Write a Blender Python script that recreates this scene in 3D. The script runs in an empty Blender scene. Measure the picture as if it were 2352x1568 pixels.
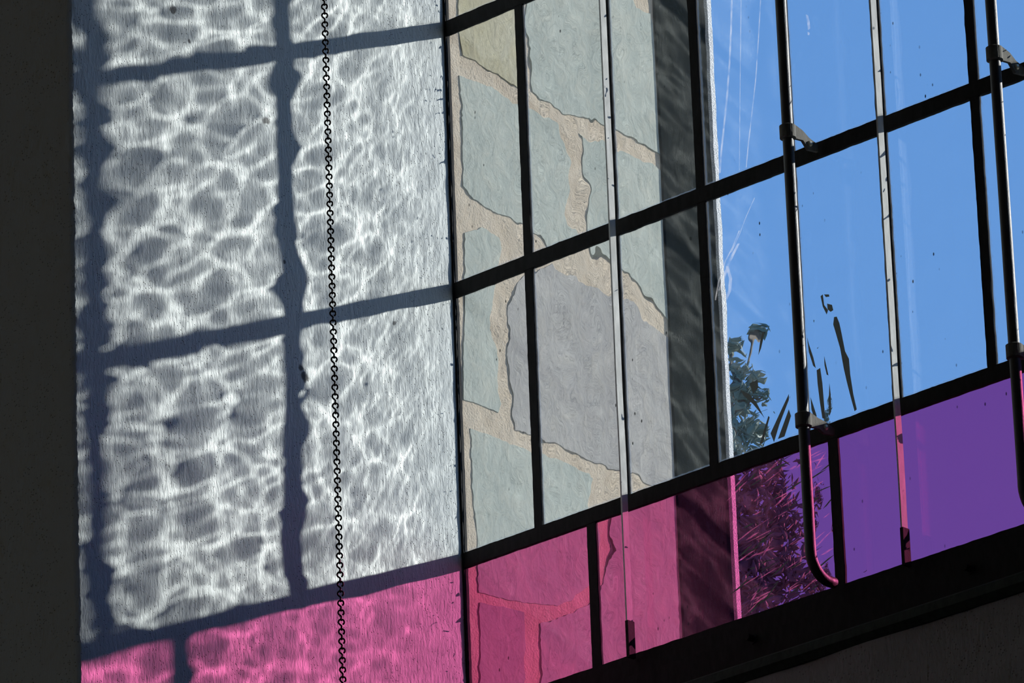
import bpy, math, random
import numpy as np
from mathutils import Matrix, Vector

# One Blender unit is 2.5 cm (S units to the metre); all sizes below are written in metres.
S = 40.0
sc = bpy.context.scene
sc.unit_settings.scale_length = 0.025
COL = sc.collection

# ------------------------------------------------------------------ camera
PSI, TH, RO = [math.radians(a) for a in (42.05247761, 21.79306637, -2.1668126)]
F = 15728.4                                  # focal length in pixels of a 2352 px wide frame
CAM = Vector((4.6275104, -5.04018856, -2.79644265))
fw = Vector((-math.sin(PSI) * math.cos(TH), math.cos(PSI) * math.cos(TH), math.sin(TH)))
rt = fw.cross(Vector((0, 0, 1))).normalized()
up = rt.cross(fw)
rt, up = math.cos(RO) * rt + math.sin(RO) * up, -math.sin(RO) * rt + math.cos(RO) * up
cd = bpy.data.cameras.new('camera')
cam = bpy.data.objects.new('camera', cd)
COL.objects.link(cam)
cam.matrix_world = Matrix.Translation(CAM * S) @ Matrix((rt, up, -fw)).transposed().to_4x4()
cd.sensor_width = 36
cd.lens = F / 2352 * 36
cd.clip_start = 1
cd.clip_end = 80000
sc.camera = cam

# ------------------------------------------------------------------ world, sun, exposure
sc.view_settings.view_transform = 'Standard'
sc.view_settings.look = 'None'
sc.view_settings.gamma = 1
sc.view_settings.use_curve_mapping = False
sc.view_settings.exposure = 0.0
world = bpy.data.worlds.new('sky')
sc.world = world
world.use_nodes = True
wn = world.node_tree.nodes
wl = world.node_tree.links
bg = wn['Background']
tc = wn.new('ShaderNodeTexCoord')
sx = wn.new('ShaderNodeSeparateXYZ')
rp = wn.new('ShaderNodeValToRGB')
rp.color_ramp.elements[0].position = 0.0
rp.color_ramp.elements[0].color = (.20, .40, .76, 1)
rp.color_ramp.elements[1].position = 0.9
rp.color_ramp.elements[1].color = (.06, .16, .45, 1)
e = rp.color_ramp.elements.new(0.30)
e.color = (.155, .365, .800, 1)
e = rp.color_ramp.elements.new(0.45)
e.color = (.135, .335, .765, 1)
wl.new(tc.outputs['Generated'], sx.inputs[0])
wl.new(sx.outputs[2], rp.inputs[0])
wl.new(rp.outputs[0], bg.inputs[0])
bg.inputs[1].default_value = 1.0

sd = bpy.data.lights.new('sun', 'SUN')
sun = bpy.data.objects.new('sun', sd)
COL.objects.link(sun)
SUN = Vector((-1, -2.32, -.963)).normalized()     # the way the sunlight travels
sun.rotation_euler = SUN.to_track_quat('-Z', 'Y').to_euler()
sd.energy = 4.7
sd.angle = math.radians(.75)
sd.color = (1.0, .99, .965)
sd.cycles.is_caustics_light = True

# unseen warm fill light added to brighten the dark inner wall, behind the camera
rl = bpy.data.lights.new('room_fill', 'POINT')
rlo = bpy.data.objects.new('room_fill', rl)
COL.objects.link(rlo)
rlo.location = (-1.6 * S, -6.5 * S, .6 * S)
rl.energy = 17 * S * S
rl.shadow_soft_size = .25 * S
rl.color = (1.0, .86, .66)

# ------------------------------------------------------------------ helpers
def ray(x, y):
    return (fw * F + rt * (x - 1176) - up * (y - 784)).normalized()

def on(x, y, axis, val):
    """the point of the plane axis = val seen at photo pixel x, y (metres)"""
    d = ray(x, y)
    return CAM + d * ((val - CAM[axis]) / d[axis])

def link(name, verts, faces, mat=None, parent=None, smooth=False, mats=None, fmat=None):
    me = bpy.data.meshes.new(name)
    me.from_pydata([(v[0] * S, v[1] * S, v[2] * S) for v in verts], [], faces)
    for m in (mats or [mat]):
        me.materials.append(m)
    if fmat is not None:
        me.polygons.foreach_set('material_index', fmat)
    if smooth:
        me.polygons.foreach_set('use_smooth', [True] * len(me.polygons))
    me.update()
    ob = bpy.data.objects.new(name, me)
    COL.objects.link(ob)
    ob.parent = parent
    ob.cycles.is_caustics_receiver = True
    return ob

class MB:
    """collects shapes into one mesh"""
    def __init__(s):
        s.v, s.f, s.m = [], [], []
    def add(s, v, f, m=0):
        n = len(s.v)
        s.v += [tuple(p) for p in v]
        s.f += [tuple(i + n for i in q) for q in f]
        s.m += [m] * len(f)
    def box(s, a, b, m=0):
        v = [(x, y, z) for x in (a[0], b[0]) for y in (a[1], b[1]) for z in (a[2], b[2])]
        s.add(v, [(0, 1, 3, 2), (4, 6, 7, 5), (0, 4, 5, 1), (2, 3, 7, 6), (0, 2, 6, 4), (1, 5, 7, 3)], m)
    def tube(s, pts, r, n=10, m=0, ref=(.31, .87, .4)):
        pts = [Vector(p) for p in pts]
        rs = r if isinstance(r, (list, tuple)) else [r] * len(pts)
        ring = []
        nrm = None
        for i, p in enumerate(pts):
            t = (pts[min(i + 1, len(pts) - 1)] - pts[max(i - 1, 0)]).normalized()
            if nrm is None:
                nrm = t.cross(Vector(ref)).normalized()
            nrm = (nrm - t * nrm.dot(t)).normalized()
            b = t.cross(nrm)
            ring += [p + (nrm * math.cos(2 * math.pi * k / n) + b * math.sin(2 * math.pi * k / n)) * rs[i] for k in range(n)]
        f = []
        for i in range(len(pts) - 1):
            for k in range(n):
                f.append((i * n + k, i * n + (k + 1) % n, (i + 1) * n + (k + 1) % n, (i + 1) * n + k))
        f.append(tuple(range(n))[::-1])
        f.append(tuple((len(pts) - 1) * n + k for k in range(n)))
        s.add(ring, f, m)
    def prism(s, poly, d, m=0):
        """closed polygon of 3-D points pushed along d"""
        n = len(poly)
        d = Vector(d)
        v = [Vector(p) for p in poly] + [Vector(p) + d for p in poly]
        f = [tuple(range(n)), tuple(range(n, 2 * n))[::-1]]
        f += [(i, i + n, (i + 1) % n + n, (i + 1) % n) for i in range(n)]
        s.add(v, f, m)
    def build(s, name, mat, parent=None, smooth=False, mats=None):
        return link(name, s.v, s.f, mat, parent, smooth, mats, s.m if mats else None)

def structure(o):
    o['kind'] = 'structure'
    return o

def tag(o, label, cat, group=None):
    o['label'] = label
    o['category'] = cat
    if group:
        o['group'] = group
    return o

def empty(name, loc=(0, 0, 0)):
    o = bpy.data.objects.new(name, None)
    o.empty_display_size = .2
    COL.objects.link(o)
    return o

# ------------------------------------------------------------------ materials
class NT:
    def __init__(s, name):
        s.mat = bpy.data.materials.new(name)
        s.mat.use_nodes = True
        s.t = s.mat.node_tree
        s.p = s.t.nodes['Principled BSDF']
        s.out = s.t.nodes['Material Output']
        c = s.n('ShaderNodeTexCoord')
        m = s.n('ShaderNodeMapping')
        m.inputs['Scale'].default_value = (1 / S,) * 3
        s.l(c.outputs['Object'], m.inputs[0])
        s.co = m.outputs[0]                       # object coordinates in metres
    def n(s, k):
        return s.t.nodes.new(k)
    def l(s, a, b):
        s.t.links.new(a, b)
    def scaled(s, sc3, rot=(0, 0, 0), src=None):
        m = s.n('ShaderNodeMapping')
        m.inputs['Scale'].default_value = sc3
        m.inputs['Rotation'].default_value = rot
        s.l(src or s.co, m.inputs[0])
        return m.outputs[0]
    def noise(s, sc3, detail=4, rough=.55, dist=0, rot=(0, 0, 0), src=None):
        nz = s.n('ShaderNodeTexNoise')
        nz.inputs['Scale'].default_value = 1
        nz.inputs['Detail'].default_value = detail
        nz.inputs['Roughness'].default_value = rough
        nz.inputs['Distortion'].default_value = dist
        s.l(s.scaled(sc3, rot, src), nz.inputs['Vector'])
        return nz.outputs[0]
    def voro(s, sc3, feature='F1', rand=1.0):
        v = s.n('ShaderNodeTexVoronoi')
        v.feature = feature
        v.inputs['Scale'].default_value = 1
        v.inputs['Randomness'].default_value = rand
        s.l(s.scaled(sc3), v.inputs['Vector'])
        return v.outputs['Distance']
    def ramp(s, src, stops):
        r = s.n('ShaderNodeValToRGB')
        el = r.color_ramp.elements
        while len(el) < len(stops):
            el.new(.5)
        for e_, (p, c) in zip(el, stops):
            e_.position = p
            e_.color = (c, c, c, 1) if not isinstance(c, tuple) else (*c, 1)
        s.l(src, r.inputs[0])
        return r.outputs[0]
    def math(s, op, a, b=None):
        m = s.n('ShaderNodeMath')
        m.operation = op
        for i, q in enumerate((a, b)):
            if q is None:
                continue
            if isinstance(q, (int, float)):
                m.inputs[i].default_value = q
            else:
                s.l(q, m.inputs[i])
        return m.outputs[0]
    def mix(s, fac, a, b, blend='MIX'):
        m = s.n('ShaderNodeMix')
        m.data_type = 'RGBA'
        m.blend_type = blend
        for i, q in ((0, fac), (6, a), (7, b)):
            if isinstance(q, (int, float)):
                m.inputs[i].default_value = q
            elif isinstance(q, tuple):
                m.inputs[i].default_value = (*q, 1)
            else:
                s.l(q, m.inputs[i])
        return m.outputs[2]
    def bump(s, h, dist, strength=1.0, prev=None):
        b = s.n('ShaderNodeBump')
        b.inputs['Distance'].default_value = dist * S
        b.inputs['Strength'].default_value = strength
        s.l(h, b.inputs['Height'])
        if prev is not None:
            s.l(prev, b.inputs['Normal'])
        return b.outputs[0]
    def set(s, color=None, rough=None, metal=None, normal=None, spec=None):
        for k, v in (('Base Color', color), ('Roughness', rough), ('Metallic', metal), ('Normal', normal), ('Specular IOR Level', spec)):
            if v is None:
                continue
            if isinstance(v, tuple):
                s.p.inputs[k].default_value = (*v, 1)
            elif isinstance(v, (int, float)):
                s.p.inputs[k].default_value = v
            else:
                s.l(v, s.p.inputs[k])
        return s.mat

def plaster(name, base, dark, stains=()):
    m = NT(name)
    tone = m.noise((9, 9, 4), 5, .6)
    grit = m.noise((260, 260, 90), 5, .65)
    brush = m.noise((420, 420, 26), 3, .6)
    pits = m.ramp(m.voro((230, 230, 300)), [(.10, 0.0), (.24, 1.0)])
    keep = m.ramp(m.noise((40, 40, 30), 3), [(.44, 1.0), (.58, 0.0)])
    pits = m.math('MAXIMUM', pits, keep)
    c = m.mix(m.ramp(tone, [(.3, 0.0), (.7, 1.0)]), base, tuple(.93 * q for q in base))
    c = m.mix(pits, dark, c)
    for (y_, z_, r_) in stains:
        v = m.n('ShaderNodeVectorMath')
        v.operation = 'DISTANCE'
        wob = m.n('ShaderNodeVectorMath')
        wob.operation = 'MULTIPLY_ADD'
        nz = m.n('ShaderNodeTexNoise')
        nz.inputs['Scale'].default_value = 90
        nz.inputs['Detail'].default_value = 5
        m.l(m.co, nz.inputs['Vector'])
        m.l(nz.outputs['Color'], wob.inputs[0])
        wob.inputs[1].default_value = (0, r_ * 2.4, r_ * 2.4)
        m.l(m.co, wob.inputs[2])
        m.l(wob.outputs[0], v.inputs[0])
        v.inputs[1].default_value = (0, y_ + r_ * 1.2, z_ + r_ * 1.2)
        c = m.mix(m.ramp(m.math('DIVIDE', v.outputs['Value'], r_), [(.55, .85), (1.0, 0.0)]), c, (.07, .07, .07))
    swirl = m.noise((26, 26, 9), 3, .5, 2.2)
    n1 = m.bump(swirl, .006, .22)
    n2 = m.bump(brush, .0012, .22, n1)
    n3 = m.bump(grit, .0018, .75, n2)
    n4 = m.bump(pits, .0012, .6, n3)
    return m.set(c, .85, 0, n4, .2)

PLASTER = plaster('white_plaster', (.745, .80, .785), (.30, .32, .32),
                  [(on(px, py, 0, 0).y, on(px, py, 0, 0).z, r) for px, py, r in
                   ((398, 22, .006), (612, 275, .006), (690, 845, .006), (700, 870, .007), (435, 95, .003), (652, 600, .003), (905, 742, .003))])
DIMPL = plaster('grey_cement_render', (.36, .36, .34), (.18, .18, .17))
ROOM = plaster('room_plaster', (.55, .54, .49), (.2, .2, .19))

def stone(name, c0, c1, c2):
    m = NT(name)
    a = m.noise((14, 14, 14), 6, .6, .6)
    b = m.noise((60, 60, 40), 5, .65, 1.0)
    vein = m.ramp(m.noise((11, 11, 9), 5, .7, 1.6), [(.485, 0.0), (.5, 1.0), (.515, 0.0)])
    c = m.mix(m.ramp(a, [(.35, 0.0), (.65, 1.0)]), c0, c1)
    c = m.mix(m.math('MULTIPLY', m.ramp(b, [(.45, 0.0), (.75, 1.0)]), .6), c, c2)
    c = m.mix(m.math('MULTIPLY', vein, .35), c, tuple(.45 * q for q in c0))
    scr = m.ramp(m.noise((60, 320, 22), 3, .6, .8, (.5, 0, 0)), [(.62, 0.0), (.72, 1.0)])
    c = m.mix(m.math('MULTIPLY', scr, .4), c, tuple(1.35 * q for q in c1))
    n1 = m.bump(a, .006, .30)
    n2 = m.bump(b, .002, .45, n1)
    return m.set(c, .8, 0, n2, .25)

SLATE_GREY = stone('grey_green_slate', (.40, .44, .375), (.47, .50, .42), (.55, .535, .42))
SLATE_PURPLE = stone('purple_grey_slate', (.36, .345, .315), (.42, .40, .36), (.48, .44, .36))
SLATE_YELLOW = stone('yellow_stained_slate', (.50, .44, .25), (.52, .48, .33), (.36, .31, .20))

def mortar():
    m = NT('sandy_mortar')
    a = m.noise((30, 30, 30), 5, .6)
    g = m.voro((330, 330, 330))
    c = m.mix(m.ramp(a, [(.3, 0.0), (.7, 1.0)]), (.58, .47, .33), (.66, .56, .42))
    c = m.mix(m.math('MULTIPLY', m.ramp(g, [(.12, 1.0), (.22, 0.0)]), .7), c, (.36, .28, .2))
    n1 = m.bump(a, .004, .5)
    n2 = m.bump(m.noise((400, 400, 400), 3), .0015, .5, n1)
    return m.set(c, .9, 0, n2, .2)
MORTAR = mortar()

def metal(name, col, rough, metallic=.0, bump=.0012, hi=None, spec=.5):
    m = NT(name)
    a = m.noise((180, 180, 60), 4, .6)
    c = m.mix(m.ramp(a, [(.35, 0.0), (.7, 1.0)]), col, hi or tuple(1.6 * q for q in col))
    n1 = m.bump(m.noise((90, 90, 40), 4), bump, .5)
    n2 = m.bump(m.noise((500, 500, 500), 2), bump * .3, .5, n1)
    return m.set(c, rough, metallic, n2, spec)

BLACK = metal('black_painted_steel', (.012, .012, .012), .8)
BLACK.node_tree.nodes['Principled BSDF'].inputs['Specular IOR Level'].default_value = .2
IRON = metal('black_iron', (.030, .029, .028), .52, 0, .0010)
CLAMP = metal('worn_clamp_metal', (.10, .10, .085), .75, 0, .0010, (.16, .155, .13), .2)
RUST = metal('rusty_chain_iron', (.020, .014, .012), .5, .5)
OUTERBAR = metal('grey_painted_bar', (.56, .57, .54), .8, 0, .0008, (.70, .71, .68), .15)
POST = metal('dark_slate_grey_paint', (.006, .0085, .0075), .95)
POST.node_tree.nodes['Principled BSDF'].inputs['Specular IOR Level'].default_value = .02
OLIVE = metal('dark_olive_paint', (.022, .030, .025), .8, 0, .0012, None, .2)
SCREW = metal('bright_screw', (.55, .5, .36), .35, .6)

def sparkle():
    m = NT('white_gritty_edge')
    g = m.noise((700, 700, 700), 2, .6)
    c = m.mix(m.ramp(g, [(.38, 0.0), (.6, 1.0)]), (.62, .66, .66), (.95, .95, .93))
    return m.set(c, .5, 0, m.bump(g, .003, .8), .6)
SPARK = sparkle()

def glass(name, col, dust, spots, rim):
    """clear or coloured old window glass with a little wiped-on dust and dark specks"""
    m = NT(name)
    t = m.t
    t.nodes.remove(m.p)
    g = m.n('ShaderNodeBsdfGlass')
    g.inputs['IOR'].default_value = 1.5
    g.inputs['Roughness'].default_value = 0
    g.inputs['Color'].default_value = (*col, 1)
    tr = m.n('ShaderNodeBsdfTranslucent')
    tr.inputs['Color'].default_value = (.85, .87, .86, 1)
    st = m.noise((70, 1, 5), 4, .65, 0, (0, .12, 0))
    wide = m.noise((9, 1, 3), 2, .6, 0)
    wipe = m.noise((150, 1, 14), 3, .65, 0, (0, .6, 0))
    d = m.math('MULTIPLY', m.ramp(st, [(.40, 0.0), (.80, 1.0)]), m.ramp(wide, [(.35, .25), (.65, 1.0)]))
    d2 = m.math('MULTIPLY', m.ramp(wipe, [(.56, 0.0), (.70, 1.0)]), m.ramp(wide, [(.5, 0.0), (.62, 1.0)]))
    d = m.math('ADD', m.math('MULTIPLY', m.math('ADD', d, d2), dust), dust * .12)
    # pale dirt caught along the foot of every pane and beside the upright bars
    sep = m.n('ShaderNodeSeparateXYZ')
    m.l(m.co, sep.inputs[0])
    rag = m.math('MULTIPLY', m.noise((160, 1, 160), 3, .6), .0035)
    fz = m.math('MULTIPLY', m.math('FRACT', m.math('DIVIDE', m.math('ADD', sep.outputs[2], 3.1), .31)), .31)
    fz = m.math('SUBTRACT', fz, m.math('ADD', rag, .0100))
    fx = m.math('MULTIPLY', m.math('FRACT', m.math('DIVIDE', m.math('ADD', sep.outputs[0], 1.23 - .110), .123)), .123)
    fx = m.math('SUBTRACT', fx, m.math('ADD', rag, .0064))
    em = m.math('MAXIMUM', m.math('LESS_THAN', fz, 0.0), m.math('LESS_THAN', fx, 0.0))
    d = m.math('ADD', d, m.math('MULTIPLY', em, rim))
    mx = m.n('ShaderNodeMixShader')
    m.l(d, mx.inputs[0])
    m.l(g.outputs[0], mx.inputs[1])
    m.l(tr.outputs[0], mx.inputs[2])
    df = m.n('ShaderNodeBsdfDiffuse')
    df.inputs['Color'].default_value = (.02, .022, .02, 1)
    sp = m.ramp(m.voro((85, 1, 42)), [(.055, 1.0), (.10, 0.0)])
    keep = m.ramp(m.noise((14, 14, 10), 2), [(.50, 0.0), (.60, 1.0)])
    sp = m.math('MULTIPLY', m.math('MULTIPLY', sp, keep), spots)
    mx2 = m.n('ShaderNodeMixShader')
    m.l(sp, mx2.inputs[0])
    m.l(mx.outputs[0], mx2.inputs[1])
    m.l(df.outputs[0], mx2.inputs[2])
    m.l(mx2.outputs[0], m.out.inputs[0])
    return m.mat

def clean(name, col):
    m = NT(name)
    m.t.nodes.remove(m.p)
    g = m.n('ShaderNodeBsdfGlass')
    g.inputs['IOR'].default_value = 1.5
    g.inputs['Roughness'].default_value = 0
    g.inputs['Color'].default_value = (*col, 1)
    m.l(g.outputs[0], m.out.inputs[0])
    return m.mat
INNER = {'clear': clean('clear_glass_inner_face', (.985, .99, .985)), 'pink': clean('pink_glass_inner_face', (.96, .40, .64))}
CLEAR = glass('clear_old_glass', (.985, .99, .985), .020, .95, .26)
PINK = glass('pink_glass', (.96, .40, .64), .028, .8, .0)

def plain(name, c, r=.8):
    return NT(name).set(c, r)
GLIMPSE = plain('dark_green_glimpse', (.30, .36, .32), .9)  # colour of the tree glimpses drawn on the panes in place of refraction
PUTTY = metal('grey_putty', (.26, .25, .22), .9)

# ------------------------------------------------------------------ room shell
XR = .11 + .123 * 11 + .11          # right jamb of the window
Y0 = -.5706                        # inner face of the wall
ZB, ZT = -.477, .93                # glass from bottom to top
rng = np.random.default_rng(11)

def gridsheet(P0, U, V, nu, nv, fn):
    """points P0 + u U + v V + displacement, as a quad sheet"""
    v = []
    for j in range(nv + 1):
        for i in range(nu + 1):
            p = Vector(P0) + Vector(U) * (i / nu) + Vector(V) * (j / nv)
            v.append(p + fn(p, i, j))
    f = [(j * (nu + 1) + i, j * (nu + 1) + i + 1, (j + 1) * (nu + 1) + i + 1, (j + 1) * (nu + 1) + i) for j in range(nv) for i in range(nu)]
    return v, f

from mathutils import noise as mn
# the wall left of the window: jamb (x = 0) and inner face (y = Y0) are one skin with a worn arris
b = MB()
zs = np.arange(-2.2, 2.2001, .004)
prof = []
for yy in np.linspace(0.0, Y0 + .006, 46):
    prof.append((0.0, yy))
for k in range(1, 6):
    a = k / 6 * math.pi / 2
    prof.append((-.006 + .006 * math.cos(a), Y0 + .006 - .006 * math.sin(a)))
for xx in np.linspace(-.006, -.5, 22):
    prof.append((xx, Y0))
prof.append((-3.2, Y0))
nz, npf = len(zs), len(prof)
vv = []
for z in zs:
    for k, (x, y) in enumerate(prof):
        edge = math.exp(-((x * x + (y - Y0) ** 2) ** .5) / .012)
        q = Vector((x * 7 + 3, y * 7, z * 5))
        dx = .0018 * mn.noise(q) + .0007 * mn.noise(Vector((x * 40, y * 40, z * 30)))
        near = min(1, abs(y) / .03)
        e1 = edge * (.0016 * mn.noise(Vector((1.3, 2, z * 160))) + .0014 * mn.noise(Vector((5, 1, z * 45))))
        lip = .0022 * math.exp(-abs(y) / .02) * (1 + .8 * mn.noise(Vector((9, 3, z * 30))))
        if x > -.007:
            vv.append((x + dx * near + e1 - abs(edge) * .001 + lip * (1 if abs(y) > .004 else .0), y + (e1 if edge > .05 else 0), z))
        else:
            vv.append((x, y + dx * .7, z))
ff = [(j * npf + i, j * npf + i + 1, (j + 1) * npf + i + 1, (j + 1) * npf + i) for j in range(nz - 1) for i in range(npf - 1)]
b.add(vv, ff)
wl_ = b.build('wall_left', PLASTER, smooth=True)
structure(wl_)

b = MB()
b.box((XR, Y0, -2.2), (6.6, -.0, 2.2))
structure(b.build('wall_right', ROOM))
b = MB()
b.box((0, Y0, ZT + .03), (XR, 0, 2.2))
structure(b.build('wall_above_window', ROOM))
b = MB()
# recess below the window: a plaster face a little inside the glass, then a deep stepped ledge
v, f = gridsheet((-.01, -.034, -1.25), (XR + .02, 0, 0), (0, -.0, .70), 90, 60,
                 lambda p, i, j: Vector((0, -.004 * mn.noise(p * 9) - .0015 * mn.noise(p * 40), 0.004 * mn.noise(p * 12) if j == 60 else 0)))
b.add(v, f)
b.box((-.01, Y0, -2.2), (XR + .01, .0, -1.25))
structure(b.build('wall_below_window', DIMPL, smooth=False))
b = MB()
b.box((-3.2, Y0, -4.4), (6.6, 0, -2.2))
structure(b.build('wall_lower', ROOM))
b = MB(); b.box((-3.3, -9, -4.5), (6.7, Y0, -4.4)); structure(b.build('floor', plain('stone_floor', (.18, .17, .15))))
b = MB(); b.box((-3.3, -9, 2.2), (6.7, Y0, 2.3)); structure(b.build('ceiling', ROOM))
b = MB(); b.box((-3.3, -9, -4.4), (-3.2, Y0, 2.2)); structure(b.build('wall_side_left', ROOM))
b = MB(); b.box((6.6, -9, -4.4), (6.7, Y0, 2.2)); structure(b.build('wall_side_right', ROOM))
b = MB()
b.box((-3.3, -9.1, -4.4), (1.2, -9, 2.2)); b.box((2.4, -9.1, -4.4), (6.7, -9, 2.2)); b.box((1.2, -9.1, -1.9), (2.4, -9, 2.2))
structure(b.build('wall_back', ROOM))

# ------------------------------------------------------------------ outer jamb: flagstones in mortar
b = MB()
YE = .352
stones = [
 (2, [(1052,-60),(1054,62),(1058,100),(1062,128),(1100,150),(1150,180),(1197,214),(1199,150),(1196,60),(1192,-60)]),
 (0, [(1207,-60),(1210,60),(1220,214),(1262,240),(1300,262),(1345,276),(1400,296),(1450,318),(1500,346),(1523,362),(1516,200),(1512,80),(1498,34),(1460,14),(1430,-60)]),
 (0, [(1053,172),(1090,184),(1130,198),(1165,222),(1200,243),(1250,262),(1290,290),(1301,330),(1297,400),(1312,440),(1306,500),(1330,548),(1268,580),(1240,540),(1195,518),(1140,490),(1085,458),(1064,430),(1063,370),(1059,300),(1061,240)]),
 (0, [(1330,300),(1400,335),(1500,375),(1526,396),(1534,560),(1540,740),(1512,712),(1480,660),(1440,628),(1380,590),(1345,566),(1336,500),(1350,430),(1340,380)]),
 (0, [(1069,532),(1110,522),(1150,545),(1150,600),(1138,650),(1134,700),(1131,760),(1144,830),(1148,900),(1156,928),(1148,950),(1110,935),(1066,920),(1064,850),(1066,760),(1068,690)]),
 (1, [(1180,655),(1210,628),(1270,608),(1330,645),(1400,678),(1440,694),(1480,735),(1542,778),(1545,900),(1552,1102),(1500,1116),(1440,1096),(1370,1064),(1300,1032),(1250,1012),(1220,1000),(1188,990),(1175,956),(1171,890),(1167,823),(1161,790),(1166,720)]),
 (0, [(1081,982),(1105,990),(1133,1000),(1217,1032),(1262,1046),(1330,1072),(1366,1100),(1352,1160),(1376,1240),(1368,1340),(1290,1394),(1180,1385),(1100,1362),(1096,1240),(1084,1120)]),
 (1, [(1101,1380),(1160,1394),(1207,1404),(1211,1500),(1206,1640),(1102,1640)]),
 (0, [(1240,1430),(1300,1412),(1352,1388),(1400,1330),(1412,1250),(1404,1180),(1440,1122),(1500,1138),(1552,1128),(1570,1640),(1240,1640)]),
 (0, [(1055,-90),(1190,-92),(1330,-100),(1340,-260),(1050,-270)]),
 (1, [(1360,-100),(1500,-80),(1500,-330),(1360,-280)]),
 (0, [(1110,1665),(1330,1665),(1350,1900),(1110,1910)]),
 (1, [(1365,1665),(1572,1665),(1580,1920),(1370,1920)]),
]
b.box((-.6, .0065, -4.4), (-.004, YE, 2.2), 3)
# gritty mortar skin
v, f = gridsheet((-.0005, .0065, -1.6), (0, YE - .0065, 0), (0, 0, 3.6), 60, 450,
                 lambda p, i, j: Vector((.0005 * mn.noise(p * 60) + .0003 * mn.noise(p * 18), 0, 0)))
b.add(v, f, 3)
random.seed(5)
for mi, poly, lift in [(m_, p_, l_) for l_ in (0, 1.235) for m_, p_ in stones]:
    P = [on(x, y, 0, 0.0) + Vector((0, 0, lift)) for x, y in poly]
    # rough edge: subdivide the outline and shake it
    Q = []
    for k in range(len(P)):
        A, B = P[k], P[(k + 1) % len(P)]
        n = max(2, int((B - A).length / .004))
        for i in range(n):
            p = A.lerp(B, i / n)
            j = .0022
            Q.append(Vector((0, min(YE, max(.0085, p.y + j * mn.noise(Vector((p.y * 90, p.z * 90, 3 + mi))) + j * .6 * mn.noise(Vector((p.y * 300, p.z * 300, 3))))),
                             p.z + j * mn.noise(Vector((p.y * 90, p.z * 90, 33 + mi))))))
    top = .0003 + .0004 * random.random()
    n = len(Q)
    c = sum(Q, Vector()) / n
    inner = [q + (c - q).normalized() * .0018 for q in Q]
    vv = [(-.004, q.y, q.z) for q in Q] + [(top, q.y, q.z) for q in inner]
    ff = [(i, (i + 1) % n, (i + 1) % n + n, i + n) for i in range(n)] + [tuple(range(n, 2 * n))]
    b.add(vv, ff, mi)
sw = b.build('wall_outside', None, mats=[SLATE_GREY, SLATE_PURPLE, SLATE_YELLOW, MORTAR])
structure(sw)

# dark post at the outer end of the stone jamb, its far edge white and gritty in the sun
pt, pb = on(1627, 0, 0, .004), on(1665, 1046, 0, .004)
ye = (pt.y + pb.y) / 2
post = empty('metal_post')
tag(post, 'dark painted post outside at the end of the stone wall, white gritty edge', 'post')
b = MB(); b.box((-.06, YE + .0005, -4.4), (.003, ye, 2.2)); b.build('post_body', POST, post)
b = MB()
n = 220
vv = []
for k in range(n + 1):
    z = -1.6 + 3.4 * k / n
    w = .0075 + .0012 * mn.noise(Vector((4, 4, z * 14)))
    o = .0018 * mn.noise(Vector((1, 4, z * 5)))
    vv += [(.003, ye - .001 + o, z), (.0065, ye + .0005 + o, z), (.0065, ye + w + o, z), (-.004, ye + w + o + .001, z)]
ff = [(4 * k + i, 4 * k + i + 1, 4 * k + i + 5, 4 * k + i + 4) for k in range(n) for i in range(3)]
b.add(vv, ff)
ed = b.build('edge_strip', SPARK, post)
ed['label'] = 'white gritty edge'

# ------------------------------------------------------------------ the window
win = empty('window_1')
win['kind'] = 'structure'
XC = [.110 + .123 * k for k in range(12)]
ROWS = [-.31, 0.0, .31, .62]
XLOW = [.1838, .515, .846, 1.177]

def ragged(b, a0, a1, w, axis, z_or_x, y0, y1, seed):
    """a bar along x ('x') or z ('z') with a slightly ragged black edge: flat flange"""
    n = max(2, int((a1 - a0) / .004))
    vv = []
    for k in range(n + 1):
        t = a0 + (a1 - a0) * k / n
        l = -w / 2 - .0006 * mn.noise(Vector((t * 60, seed, 1))) - .0005 * max(0, mn.noise(Vector((t * 240, seed, 5))))
        r = w / 2 + .0006 * mn.noise(Vector((t * 60, seed, 9))) + .0005 * max(0, mn.noise(Vector((t * 240, seed, 7))))
        for (s_, yy) in ((l, y0), (l, y1), (r, y1), (r, y0)):
            vv.append((z_or_x + s_, yy, t) if axis == 'z' else (t, yy, z_or_x + s_))
    ff = []
    for k in range(n):
        for i in range(4):
            ff.append((4 * k + i, 4 * k + (i + 1) % 4, 4 * k + 4 + (i + 1) % 4, 4 * k + 4 + i))
    ff += [(0, 3, 2, 1), (4 * n, 4 * n + 1, 4 * n + 2, 4 * n + 3)]
    b.add(vv, ff)

for k, x in enumerate(XC):
    b = MB()
    ragged(b, ROWS[0], ZT, .0110, 'z', x, -.0020, .0032, k)
    b.box((x - .0022, .003, ROWS[0]), (x + .0022, .0048, ZT))
    b.build('glazing_bar', BLACK, win)
for k, x in enumerate(XLOW):
    b = MB()
    ragged(b, ZB, ROWS[0], .0120, 'z', x, -.0020, .0032, 20 + k)
    b.box((x - .0022, .003, ZB), (x + .0022, .0048, ROWS[0]))
    b.build('glazing_bar', BLACK, win)
for k, z in enumerate(ROWS):
    b = MB()
    ragged(b, 0.0, XR, .0165, 'x', z, -.0026, .0040, 40 + k)
    b.box((0, .0035, z - .0025), (XR, .0062, z + .0025))
    b.build('glazing_bar', BLACK, win)
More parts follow.
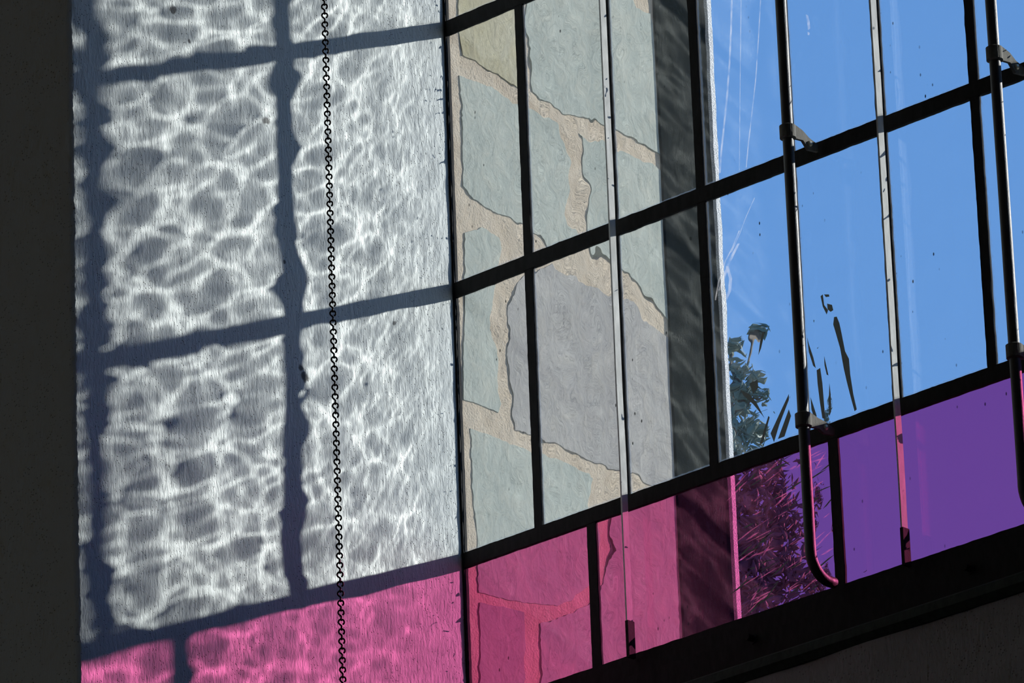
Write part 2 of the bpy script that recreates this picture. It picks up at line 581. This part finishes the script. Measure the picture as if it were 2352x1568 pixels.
# frame: thin strip at the jamb, top, right, deep channel at the foot
b = MB()
ragged(b, ZB - .03, ZT, .0045, 'z', .0008, -.0030, .0045, 60)
b.build('frame_stile', BLACK, win)
b = MB(); b.box((XR - .006, -.006, ZB - .03), (XR, .006, ZT)); b.build('frame_stile', BLACK, win)
b = MB(); b.box((0, -.006, ZT - .004), (XR, .012, ZT + .03)); b.build('frame_rail', BLACK, win)
b = MB()
ragged(b, 0.0, XR, .004, 'x', ZB - .002, -.003, .006, 71)
b.box((0, -.004, ZB - .012), (XR, .010, ZB - .003))
b.box((0, -.012, ZB - .060), (XR, .010, ZB - .011))
b.box((0, -.020, ZB - .062), (XR, -.012, ZB - .030))
b.build('frame_rail', BLACK, win)
for px, py in ((1740, 1470), (2240, 1310)):
    p = on(px, py, 1, -.013)
    b = MB()
    b.tube([(p.x, -.011, p.z), (p.x, -.021, p.z)], .006, 6)
    b.tube([(p.x, -.021, p.z), (p.x, -.030, p.z)], .0035, 8)
    b.build('bolt', BLACK, win)
# olive moulding under the frame
b = MB()
b.prism([(0, -.034, ZB - .062), (0, -.040, ZB - .066), (0, -.042, ZB - .076), (0, -.036, ZB - .083), (0, -.02, ZB - .084), (0, 0, ZB - .062)], (XR, 0, 0))
t1 = structure(b.build('trim_1', OLIVE))

# ---- panes
def hsum(X, Z, seed, kind):
    r = np.random.default_rng(seed)
    H = np.zeros_like(X)
    for i in range(60):
        L = .0085 * (.056 / .0085) ** r.uniform()
        a = r.uniform(0, 2 * np.pi) if kind == 'clear' or i % 3 else r.normal(2.05, .2)
        H += (L / .03) ** 2.0 * np.sin(2 * np.pi / L * (np.cos(a) * X + .8 * np.sin(a) * Z) + r.uniform(0, 6.28) + 1.5 * np.sin(31 * X + 17 * Z + i))
    H *= .0000155 if kind == 'clear' else .000010
    if kind == 'clear':
        for i in range(14):                     # fine drawn ridges towards the corner
            L = r.uniform(.0035, .009)
            a = r.normal(0, .35)
            H += .0000020 * (L / .006) ** 2 * np.exp(-X / .07) * np.sin(2 * np.pi / L * (np.cos(a) * X + np.sin(a) * Z) + r.uniform(0, 6.28) + 3 * np.sin(25 * Z + i))
    for i in range(4):                          # a few elongated seeds in the glass
        cx, cz = r.uniform(X.min(), X.max()), r.uniform(Z.min(), Z.max())
        H += .00004 * np.exp(-((X - cx) / .0035) ** 2 - ((Z - cz) / .007) ** 2)
    # the panes seen before the post are the flatter ones
    low = np.clip((X - .252) / .03, 0, 1) * np.clip((.50 - X) / .02, 0, 1)
    return H * (1 - .955 * low) * (1 - .45 * np.clip((X - .5) / .02, 0, 1))

panes = {}
def pane(key, x0, x1, z0, z1, mat, kind, seed):
    fine = x0 < .36 and z0 < .6
    seen = x0 < .95 and z0 < .4
    step = .0010 if x0 < .05 and z0 < .4 else .0015 if fine else (.003 if seen else .012)
    nx, nz_ = max(2, int((x1 - x0) / step)) + 1, max(2, int((z1 - z0) / step)) + 1
    X, Z = np.meshgrid(np.linspace(x0, x1, nx), np.linspace(z0, z1, nz_))
    H = hsum(X, Z, seed, kind)
    ya, yb = -.0005, .0022
    v = np.concatenate([np.stack([X, 0 * X + ya, Z], -1).reshape(-1, 3), np.stack([X, yb + H, Z], -1).reshape(-1, 3)])
    n = nx * nz_
    idx = np.arange(n).reshape(nz_, nx)
    q = np.stack([idx[:-1, :-1], idx[:-1, 1:], idx[1:, 1:], idx[1:, :-1]], -1).reshape(-1, 4)
    fs = np.concatenate([q, (q + n)[:, ::-1]])
    o = link('glass_pane', v.tolist(), fs.tolist(), mat, win, True, [INNER[kind], mat], [0] * len(q) + [1] * len(q))
    o.cycles.is_caustics_receiver = False
    o.cycles.is_caustics_caster = True
    panes[key] = o

xs = [0.0] + XC + [XR]
zs_ = ROWS + [ZT]
for c in range(len(xs) - 1):
    for r_ in range(len(zs_) - 1):
        pane((c, r_), xs[c], xs[c + 1], zs_[r_], zs_[r_ + 1], CLEAR, 'clear', 100 + c * 7 + r_)
xl = [0.0] + XLOW + [XR]
for c in range(len(xl) - 1):
    pane(('low', c), xl[c], xl[c + 1], ZB, ROWS[0], PINK, 'pink', 300 + c)

# ---- dark slivers added on the panes, standing for foliage broken up by wavy glass
def smear(name, pn, polys, mat=GLIMPSE, yy=-.0006):
    b = MB()
    for poly in polys:
        P = [on(x, y, 1, yy) for x, y in poly]
        b.prism([(p.x, yy, p.z) for p in P], (0, -.0002, 0))
    o = b.build(name, mat, panes[pn])
    return o
smear('foliage_glimpse', (5, 0), [
    [(1885,680),(1890,676),(1893,700),(1902,712),(1899,722),(1890,704)],
    [(1893,676),(1904,676),(1905,681),(1897,682)],
    [(1900,697),(1911,700),(1914,712),(1908,716),(1901,710)],
    [(1916,728),(1922,727),(1928,742),(1932,760),(1941,806),(1950,824),(1953,860),(1960,905),(1968,940),(1963,944),(1955,915),(1946,880),(1938,845),(1930,800),(1920,765),(1914,745)],
    [(1854,775),(1858,790),(1868,820),(1874,845),(1868,840),(1858,808)],
    [(1876,850),(1884,845),(1889,880),(1893,930),(1896,962),(1889,960),(1883,920),(1878,880)],
    [(1893,818),(1897,835),(1903,862),(1899,860),(1894,838)],
    [(1905,880),(1908,905),(1909,945),(1905,955),(1904,920)],
    [(1862,912),(1868,930),(1876,955),(1872,965),(1864,940)],
])

smear('foliage_glimpse', (4, 0), [
    [(1700,895),(1722,905),(1738,925),(1756,960),(1750,952),(1730,928),(1708,908)],
    [(1752,760),(1756,765),(1748,800),(1742,815),(1746,785)],
    [(1770,995),(1800,930),(1812,905),(1812,918),(1790,975),(1778,1015)],
    [(1787,1008),(1812,940),(1817,955),(1802,1002)],
    [(1745,1020),(1765,955),(1768,958),(1752,1018)],
    [(1722,880),(1740,872),(1742,890),(1730,905)],
])
rs = random.Random(4)
def slivers(n, x0, x1, y0, y1, ang, lmin, lmax):
    out = []
    for k in range(n):
        x, y = rs.uniform(x0, x1), rs.uniform(y0, y1)
        if y > 1425 - (x - 1690) * .335 - 8 or y < 1075 - (x - 1690) * .36 + 12 or x < 1688 + (y - 1080) * .03:
            continue
        a = ang + rs.gauss(0, .16)
        L, W = rs.uniform(lmin, lmax), rs.uniform(1.2, 4.5)
        ca, sa = math.cos(a), -math.sin(a)
        pts = [(-.5, 0), (-.2, .6), (.1, .4), (.5, .1), (.2, -.5), (-.15, -.3)]
        out.append([(x + L * u * ca - W * w * sa, y + L * u * sa + W * w * ca) for u, w in pts])
    return out
GLOW = NT('pale_smeared_dirt')
g_t = GLOW.n('ShaderNodeBsdfTranslucent'); g_t.inputs[0].default_value = (.8, .75, .72, 1)
g_p = GLOW.n('ShaderNodeBsdfTransparent'); g_m = GLOW.n('ShaderNodeMixShader')
GLOW.l(GLOW.ramp(GLOW.noise((90, 1, 90), 4), [(.35, .02), (.65, .19)]), g_m.inputs[0])
GLOW.l(g_p.outputs[0], g_m.inputs[1]); GLOW.l(g_t.outputs[0], g_m.inputs[2]); GLOW.l(g_m.outputs[0], GLOW.out.inputs[0])
def drip(pts, w):
    L_ = [(x - w / 2, y) for x, y in pts]
    R_ = [(x + w / 2, y) for x, y in pts]
    return [[L_[i], R_[i], R_[i + 1], L_[i + 1]] for i in range(len(pts) - 1)]
smear('pale_drip', (4, 1), drip([(1683, 0), (1681, 70), (1678, 140), (1672, 220), (1665, 290), (1659, 345), (1655, 398)], 4)
      + drip([(1749, 0), (1744, 90), (1738, 180), (1728, 270), (1721, 330), (1716, 385)], 2.4) + drip([(1704, 0), (1702, 200), (1700, 392)], 1.5), GLOW.mat, .0034)
smear('pale_streak', (4, 0), drip([(1698, 560), (1688, 580), (1676, 605), (1664, 640), (1655, 668)], 6)
      + drip([(1672, 612), (1680, 640), (1678, 668), (1668, 690)], 7) + drip([(1700, 530), (1684, 570), (1668, 600), (1652, 650), (1645, 690)], 3)
      + drip([(1735, 455), (1715, 500), (1700, 540), (1682, 580)], 1.6), GLOW.mat, .0034)
smear('pale_spot', (5, 1), [[(1853, 34), (1858, 36), (1862, 52), (1863, 66), (1858, 70), (1856, 54)], [(1857, 74), (1862, 76), (1861, 82), (1857, 81)]], GLOW.mat, .0034)
smear('pale_streak', ('low', 1), slivers(95, 1690, 1905, 1010, 1420, .62, 18, 70), GLOW.mat, .0034)
smear('foliage_glimpse', ('low', 1), slivers(60, 1690, 1905, 1010, 1420, .62, 12, 60), GLIMPSE, -.0006)  # dark slivers drawn for the tree as the old glass distorts it

# ------------------------------------------------------------------ flat bars just inside the glass
for px, py, ld in ((1375, 0, 'flat grey upright bar inside the glass in front of the flagstones'), (1996, 0, 'flat grey upright bar inside the glass against the blue sky')):
    q0 = on(px, py, 1, -.0220)
    t = empty('flat_bar')
    tag(t, ld, 'bar', 'flat bars inside the window')
    x = q0.x
    b = MB()
    n = 300
    vv = []
    for k in range(n + 1):
        z = ZB + .028 + (ZT + .01 - ZB - .028) * k / n
        w = .0006 * mn.noise(Vector((px, 2, z * 9)))
        vv += [(x + w, -.0220, z), (x + .0020 + w, -.0220, z), (x + .0020 + w, -.0130 + w, z), (x + w, -.0130 + w, z)]
    ff = [(4 * k + i, 4 * k + (i + 1) % 4, 4 * k + 4 + (i + 1) % 4, 4 * k + 4 + i) for k in range(n) for i in range(4)]
    ff += [(0, 3, 2, 1), (4 * n, 4 * n + 1, 4 * n + 2, 4 * n + 3)]
    b.add(vv, ff)
    b.build('bar', OUTERBAR, t)
    b = MB(); b.box((x - .0006, -.0226, ZB - .01), (x + .0034, -.0125, ZB + .030)); b.build('bar_foot', BLACK, t)

# ------------------------------------------------------------------ round iron stay bars with clamps
SB = .046
def stay(xbar, foot_px, clamps, label):
    t = empty('stay_bar')
    tag(t, label, 'bar', 'round iron bars inside the window')
    foot = on(foot_px[0], foot_px[1], 1, -.014)
    zf = foot.z + .004
    R = .026
    pts = [(xbar, -SB, ZT + .02 - .02 * k) for k in range(0, int((ZT + .02 - (zf + R)) / .02) + 1)]
    pts = [(x + .0006 * mn.noise(Vector((x * 9, 1, z * 4))), y, z) for x, y, z in pts if z > zf + R + .005]
    for k in range(9):
        a = k / 8 * math.pi / 2
        pts.append((xbar, -SB + R - R * math.cos(a), zf + R - R * math.sin(a) + .0))
    pts.append((xbar, -.012, zf))
    b = MB()
    b.tube(pts, .0058, 20)
    b.build('rod', IRON, t, True)
    for (cx_, cy_), (tx, ty) in clamps:
        pz = on(cx_, cy_, 1, -SB).z
        end = on(tx, ty, 1, -.009)
        c = MB()
        prof_ = [(-.0080, .0062), (-.0068, .0086), (.0068, .0086), (.0080, .0062)]
        n = 24
        vv, f2 = [], []
        for j, (dz, rr) in enumerate(prof_):
            vv += [(xbar + rr * math.cos(2 * math.pi * k / n), -SB + rr * math.sin(2 * math.pi * k / n), pz + dz) for k in range(n)]
        for j in range(3):
            f2 += [(j * n + k, j * n + (k + 1) % n, (j + 1) * n + (k + 1) % n, (j + 1) * n + k) for k in range(n)]
        f2 += [tuple(range(n))[::-1], tuple(3 * n + k for k in range(n))]
        c.add(vv, f2)
        # tapering tab that runs back to the glazing bar
        x1 = xbar + .0035
        ze = end.z
        c.prism([(x1, -SB + .004, pz + .0075), (x1, -SB + .016, pz + .0045), (x1, -.020, ze + .0075), (x1, -.006, ze + .004),
                 (x1, -.006, ze - .004), (x1, -.022, ze - .006), (x1, -SB + .016, pz - .0065), (x1, -SB + .004, pz - .0078)], (.0035, 0, 0))
        co_ = c.build('clamp', CLAMP, t)
        s_ = MB()
        yy, zz = -.020, ze + .001
        s_.tube([(x1 + .0030, yy, zz), (x1 + .0052, yy, zz)], [.0034, .0026], 14)
        s_.build('screw', SCREW, co_, True)
    return t

stay(.515, (1938, 1338), [((1806, 305), (1878, 338)), ((1838, 968), (1905, 992))],
     'black round iron stay bar whose whole hooked foot shows before the pink pane')
stay(.7886, (2415, 1195), [((2275, 128), (2345, 165)), ((2309, 815), (2372, 836))],
     'black round iron stay bar at the right edge of the picture')

# ------------------------------------------------------------------ chain
YC = -.75
ctop, cbot = on(746, 15, 1, YC), on(786, 1530, 1, YC)
cx = (ctop.x + cbot.x) / 2
px_per_link = 21.15
pitch = (ctop.z - cbot.z) / ((1530 - 15) / px_per_link)
hx, hy = math.cos(PSI), math.sin(PSI)       # sideways, as seen in the picture
RL = pitch * .285
WR = pitch * .092
def link_points():
    pts = []
    # open round upper loop, seen face on
    for k in range(0, 16):
        a = math.radians(-62 + k * (288 / 15))
        pts.append((RL * math.cos(a), 0, RL * math.sin(a)))
    # shank down to the lower loop, which stands edge on
    pts.append((-RL * .30, 0, -RL * 1.08))
    pts.append((-RL * .05, .0, -RL * 1.35))
    for k in range(0, 13):
        a = math.radians(100 - k * (290 / 12))
        pts.append((0, RL * .62 * math.cos(a), -RL * 2.15 + RL * .72 * math.sin(a)))
    return pts
lp = link_points()
def link_world(dx=0.0):
    return [(hx * p[0] - hy * p[1], hy * p[0] + hx * p[1], p[2]) for p in lp]
chain = empty('chain')
tag(chain, 'thin dark iron chain of small open links hanging before the white plaster', 'chain')
b = MB()
b.tube(link_world(), WR, 7)
first = b.build('chain_link', RUST, chain, True)
NL = 78
z0 = ctop.z + .0
random.seed(8)
for k in range(NL):
    o = first if k == 0 else first.copy()
    if k:
        COL.objects.link(o)
        o.parent = chain
    o.location = (cx * S, YC * S, (z0 + pitch * 2 - pitch * k) * S)
    o.rotation_euler = (0, 0, random.uniform(-.12, .12))
b = MB()
lw = link_world()
z = z0 + pitch * 3
while z < 2.2:
    b.tube([(cx + p[0], YC + p[1], z + p[2]) for p in lw], WR, 5)
    z += pitch
z = z0 + pitch * 2 - pitch * NL
for k in range(40):
    b.tube([(cx + p[0], YC + p[1], z + p[2]) for p in lw], WR, 5)
    z -= pitch
o = b.build('chain_run', RUST, chain, True)
o['kind'] = 'stuff'

# ------------------------------------------------------------------ outside: ground and a tall narrow tree
b = MB(); b.box((-400, YE + .6, -6.2), (400, 900, -6.0))
structure(b.build('ground', plain('pale_ground', (.30, .28, .22))))
LEAF = NT('dark_leaves')
LEAF = LEAF.set(LEAF.mix(LEAF.noise((2, 2, 2), 2), (.09, .13, .09), (.20, .25, .18)), .6)
BARK = plain('bark', (.10, .08, .06))
DT = 34.0
d = ray(1700, 1100)
tp = CAM + d * (DT / math.hypot(d.x, d.y))
tree = empty('tree')
tag(tree, 'dark leafy tree showing through the panes beside the white post edge', 'tree')
mpp = DT / F
def tree_at(px, py):
    d_ = ray(px, py)
    return CAM + d_ * (DT / math.hypot(d_.x, d_.y))
b = MB()
base = tree_at(1640, 1400)
tops = tree_at(1690, 860)
b.tube([(base.x, base.y, -6.0), (base.x, base.y, -2), (base.x, base.y, base.z), (tops.x, tops.y, tops.z)], [.32, .26, .10, .01], 10)
random.seed(21)
clusters = []
for (px, py, rr, n) in ((1686,800,22,26),(1700,850,26,40),(1690,905,34,60),(1745,760,9,7),(1735,870,16,18),(1720,900,22,24),(1750,905,12,12),
                        (1700,970,42,110),(1735,1000,24,50),(1690,1040,50,130),(1760,1100,60,130),(1700,1150,70,240),
                        (1790,1190,60,160),(1720,1260,80,330),(1800,1300,60,180),(1730,1370,90,380),(1660,1200,90,200),(1860,1340,50,70),(1640,1050,60,90),(1640,1420,160,500)):
    clusters.append((px, py, rr, n))
lf = MB()
for (px, py, rr, n) in clusters:
    c0 = tree_at(px, py)
    b.tube([base.lerp(tops, min(1, max(0, (1400 - py) / 540)) * .9), c0], [.012, .004], 5)
    for k in range(int(n * 1.6)):
        g = Vector((random.gauss(0, 1), random.gauss(0, 1), random.gauss(0, 1))) * (rr * mpp * .5)
        p = c0 + g
        a = random.uniform(-.6, .6) + (.9 if random.random() < .6 else -.5)
        L = random.uniform(.016, .042)
        W = L * random.uniform(.18, .36)
        ax = Vector((math.sin(a) * rt.x, math.sin(a) * rt.y, math.cos(a))).normalized()
        sd_ = ax.cross(Vector((random.gauss(0, .5) + fw.x, random.gauss(0, .5) + fw.y, random.gauss(0, .4)))).normalized()
        nn = ax.cross(sd_)
        lf.add([p - ax * L, p - ax * .3 * L + sd_ * W, p + ax * .35 * L + sd_ * W * .8, p + ax * L, p + ax * .35 * L - sd_ * W * .8, p - ax * .3 * L - sd_ * W, p + nn * .008],
               [(0, 1, 6), (1, 2, 6), (2, 3, 6), (3, 4, 6), (4, 5, 6), (5, 0, 6)])
b.build('trunk', BARK, tree, True)
lf.build('foliage', LEAF, tree)

# light paths: the room needs few bounces, and only what the window light falls on gathers its refracted sunlight
sc.cycles.use_adaptive_sampling = True
sc.cycles.adaptive_threshold = .03
sc.cycles.adaptive_min_samples = 14
sc.cycles.max_bounces = 8
sc.cycles.diffuse_bounces = 3
sc.cycles.glossy_bounces = 3
sc.cycles.transmission_bounces = 8
lit = {wl_, win, chain} | {o for o in COL.objects if o.name.startswith(('stay_bar', 'flat_bar'))}
for o in COL.objects:
    top = o
    while top.parent:
        top = top.parent
    if o.type == 'MESH' and (top not in lit) and not o.name.startswith('wall_below'):
        o.cycles.is_caustics_receiver = False
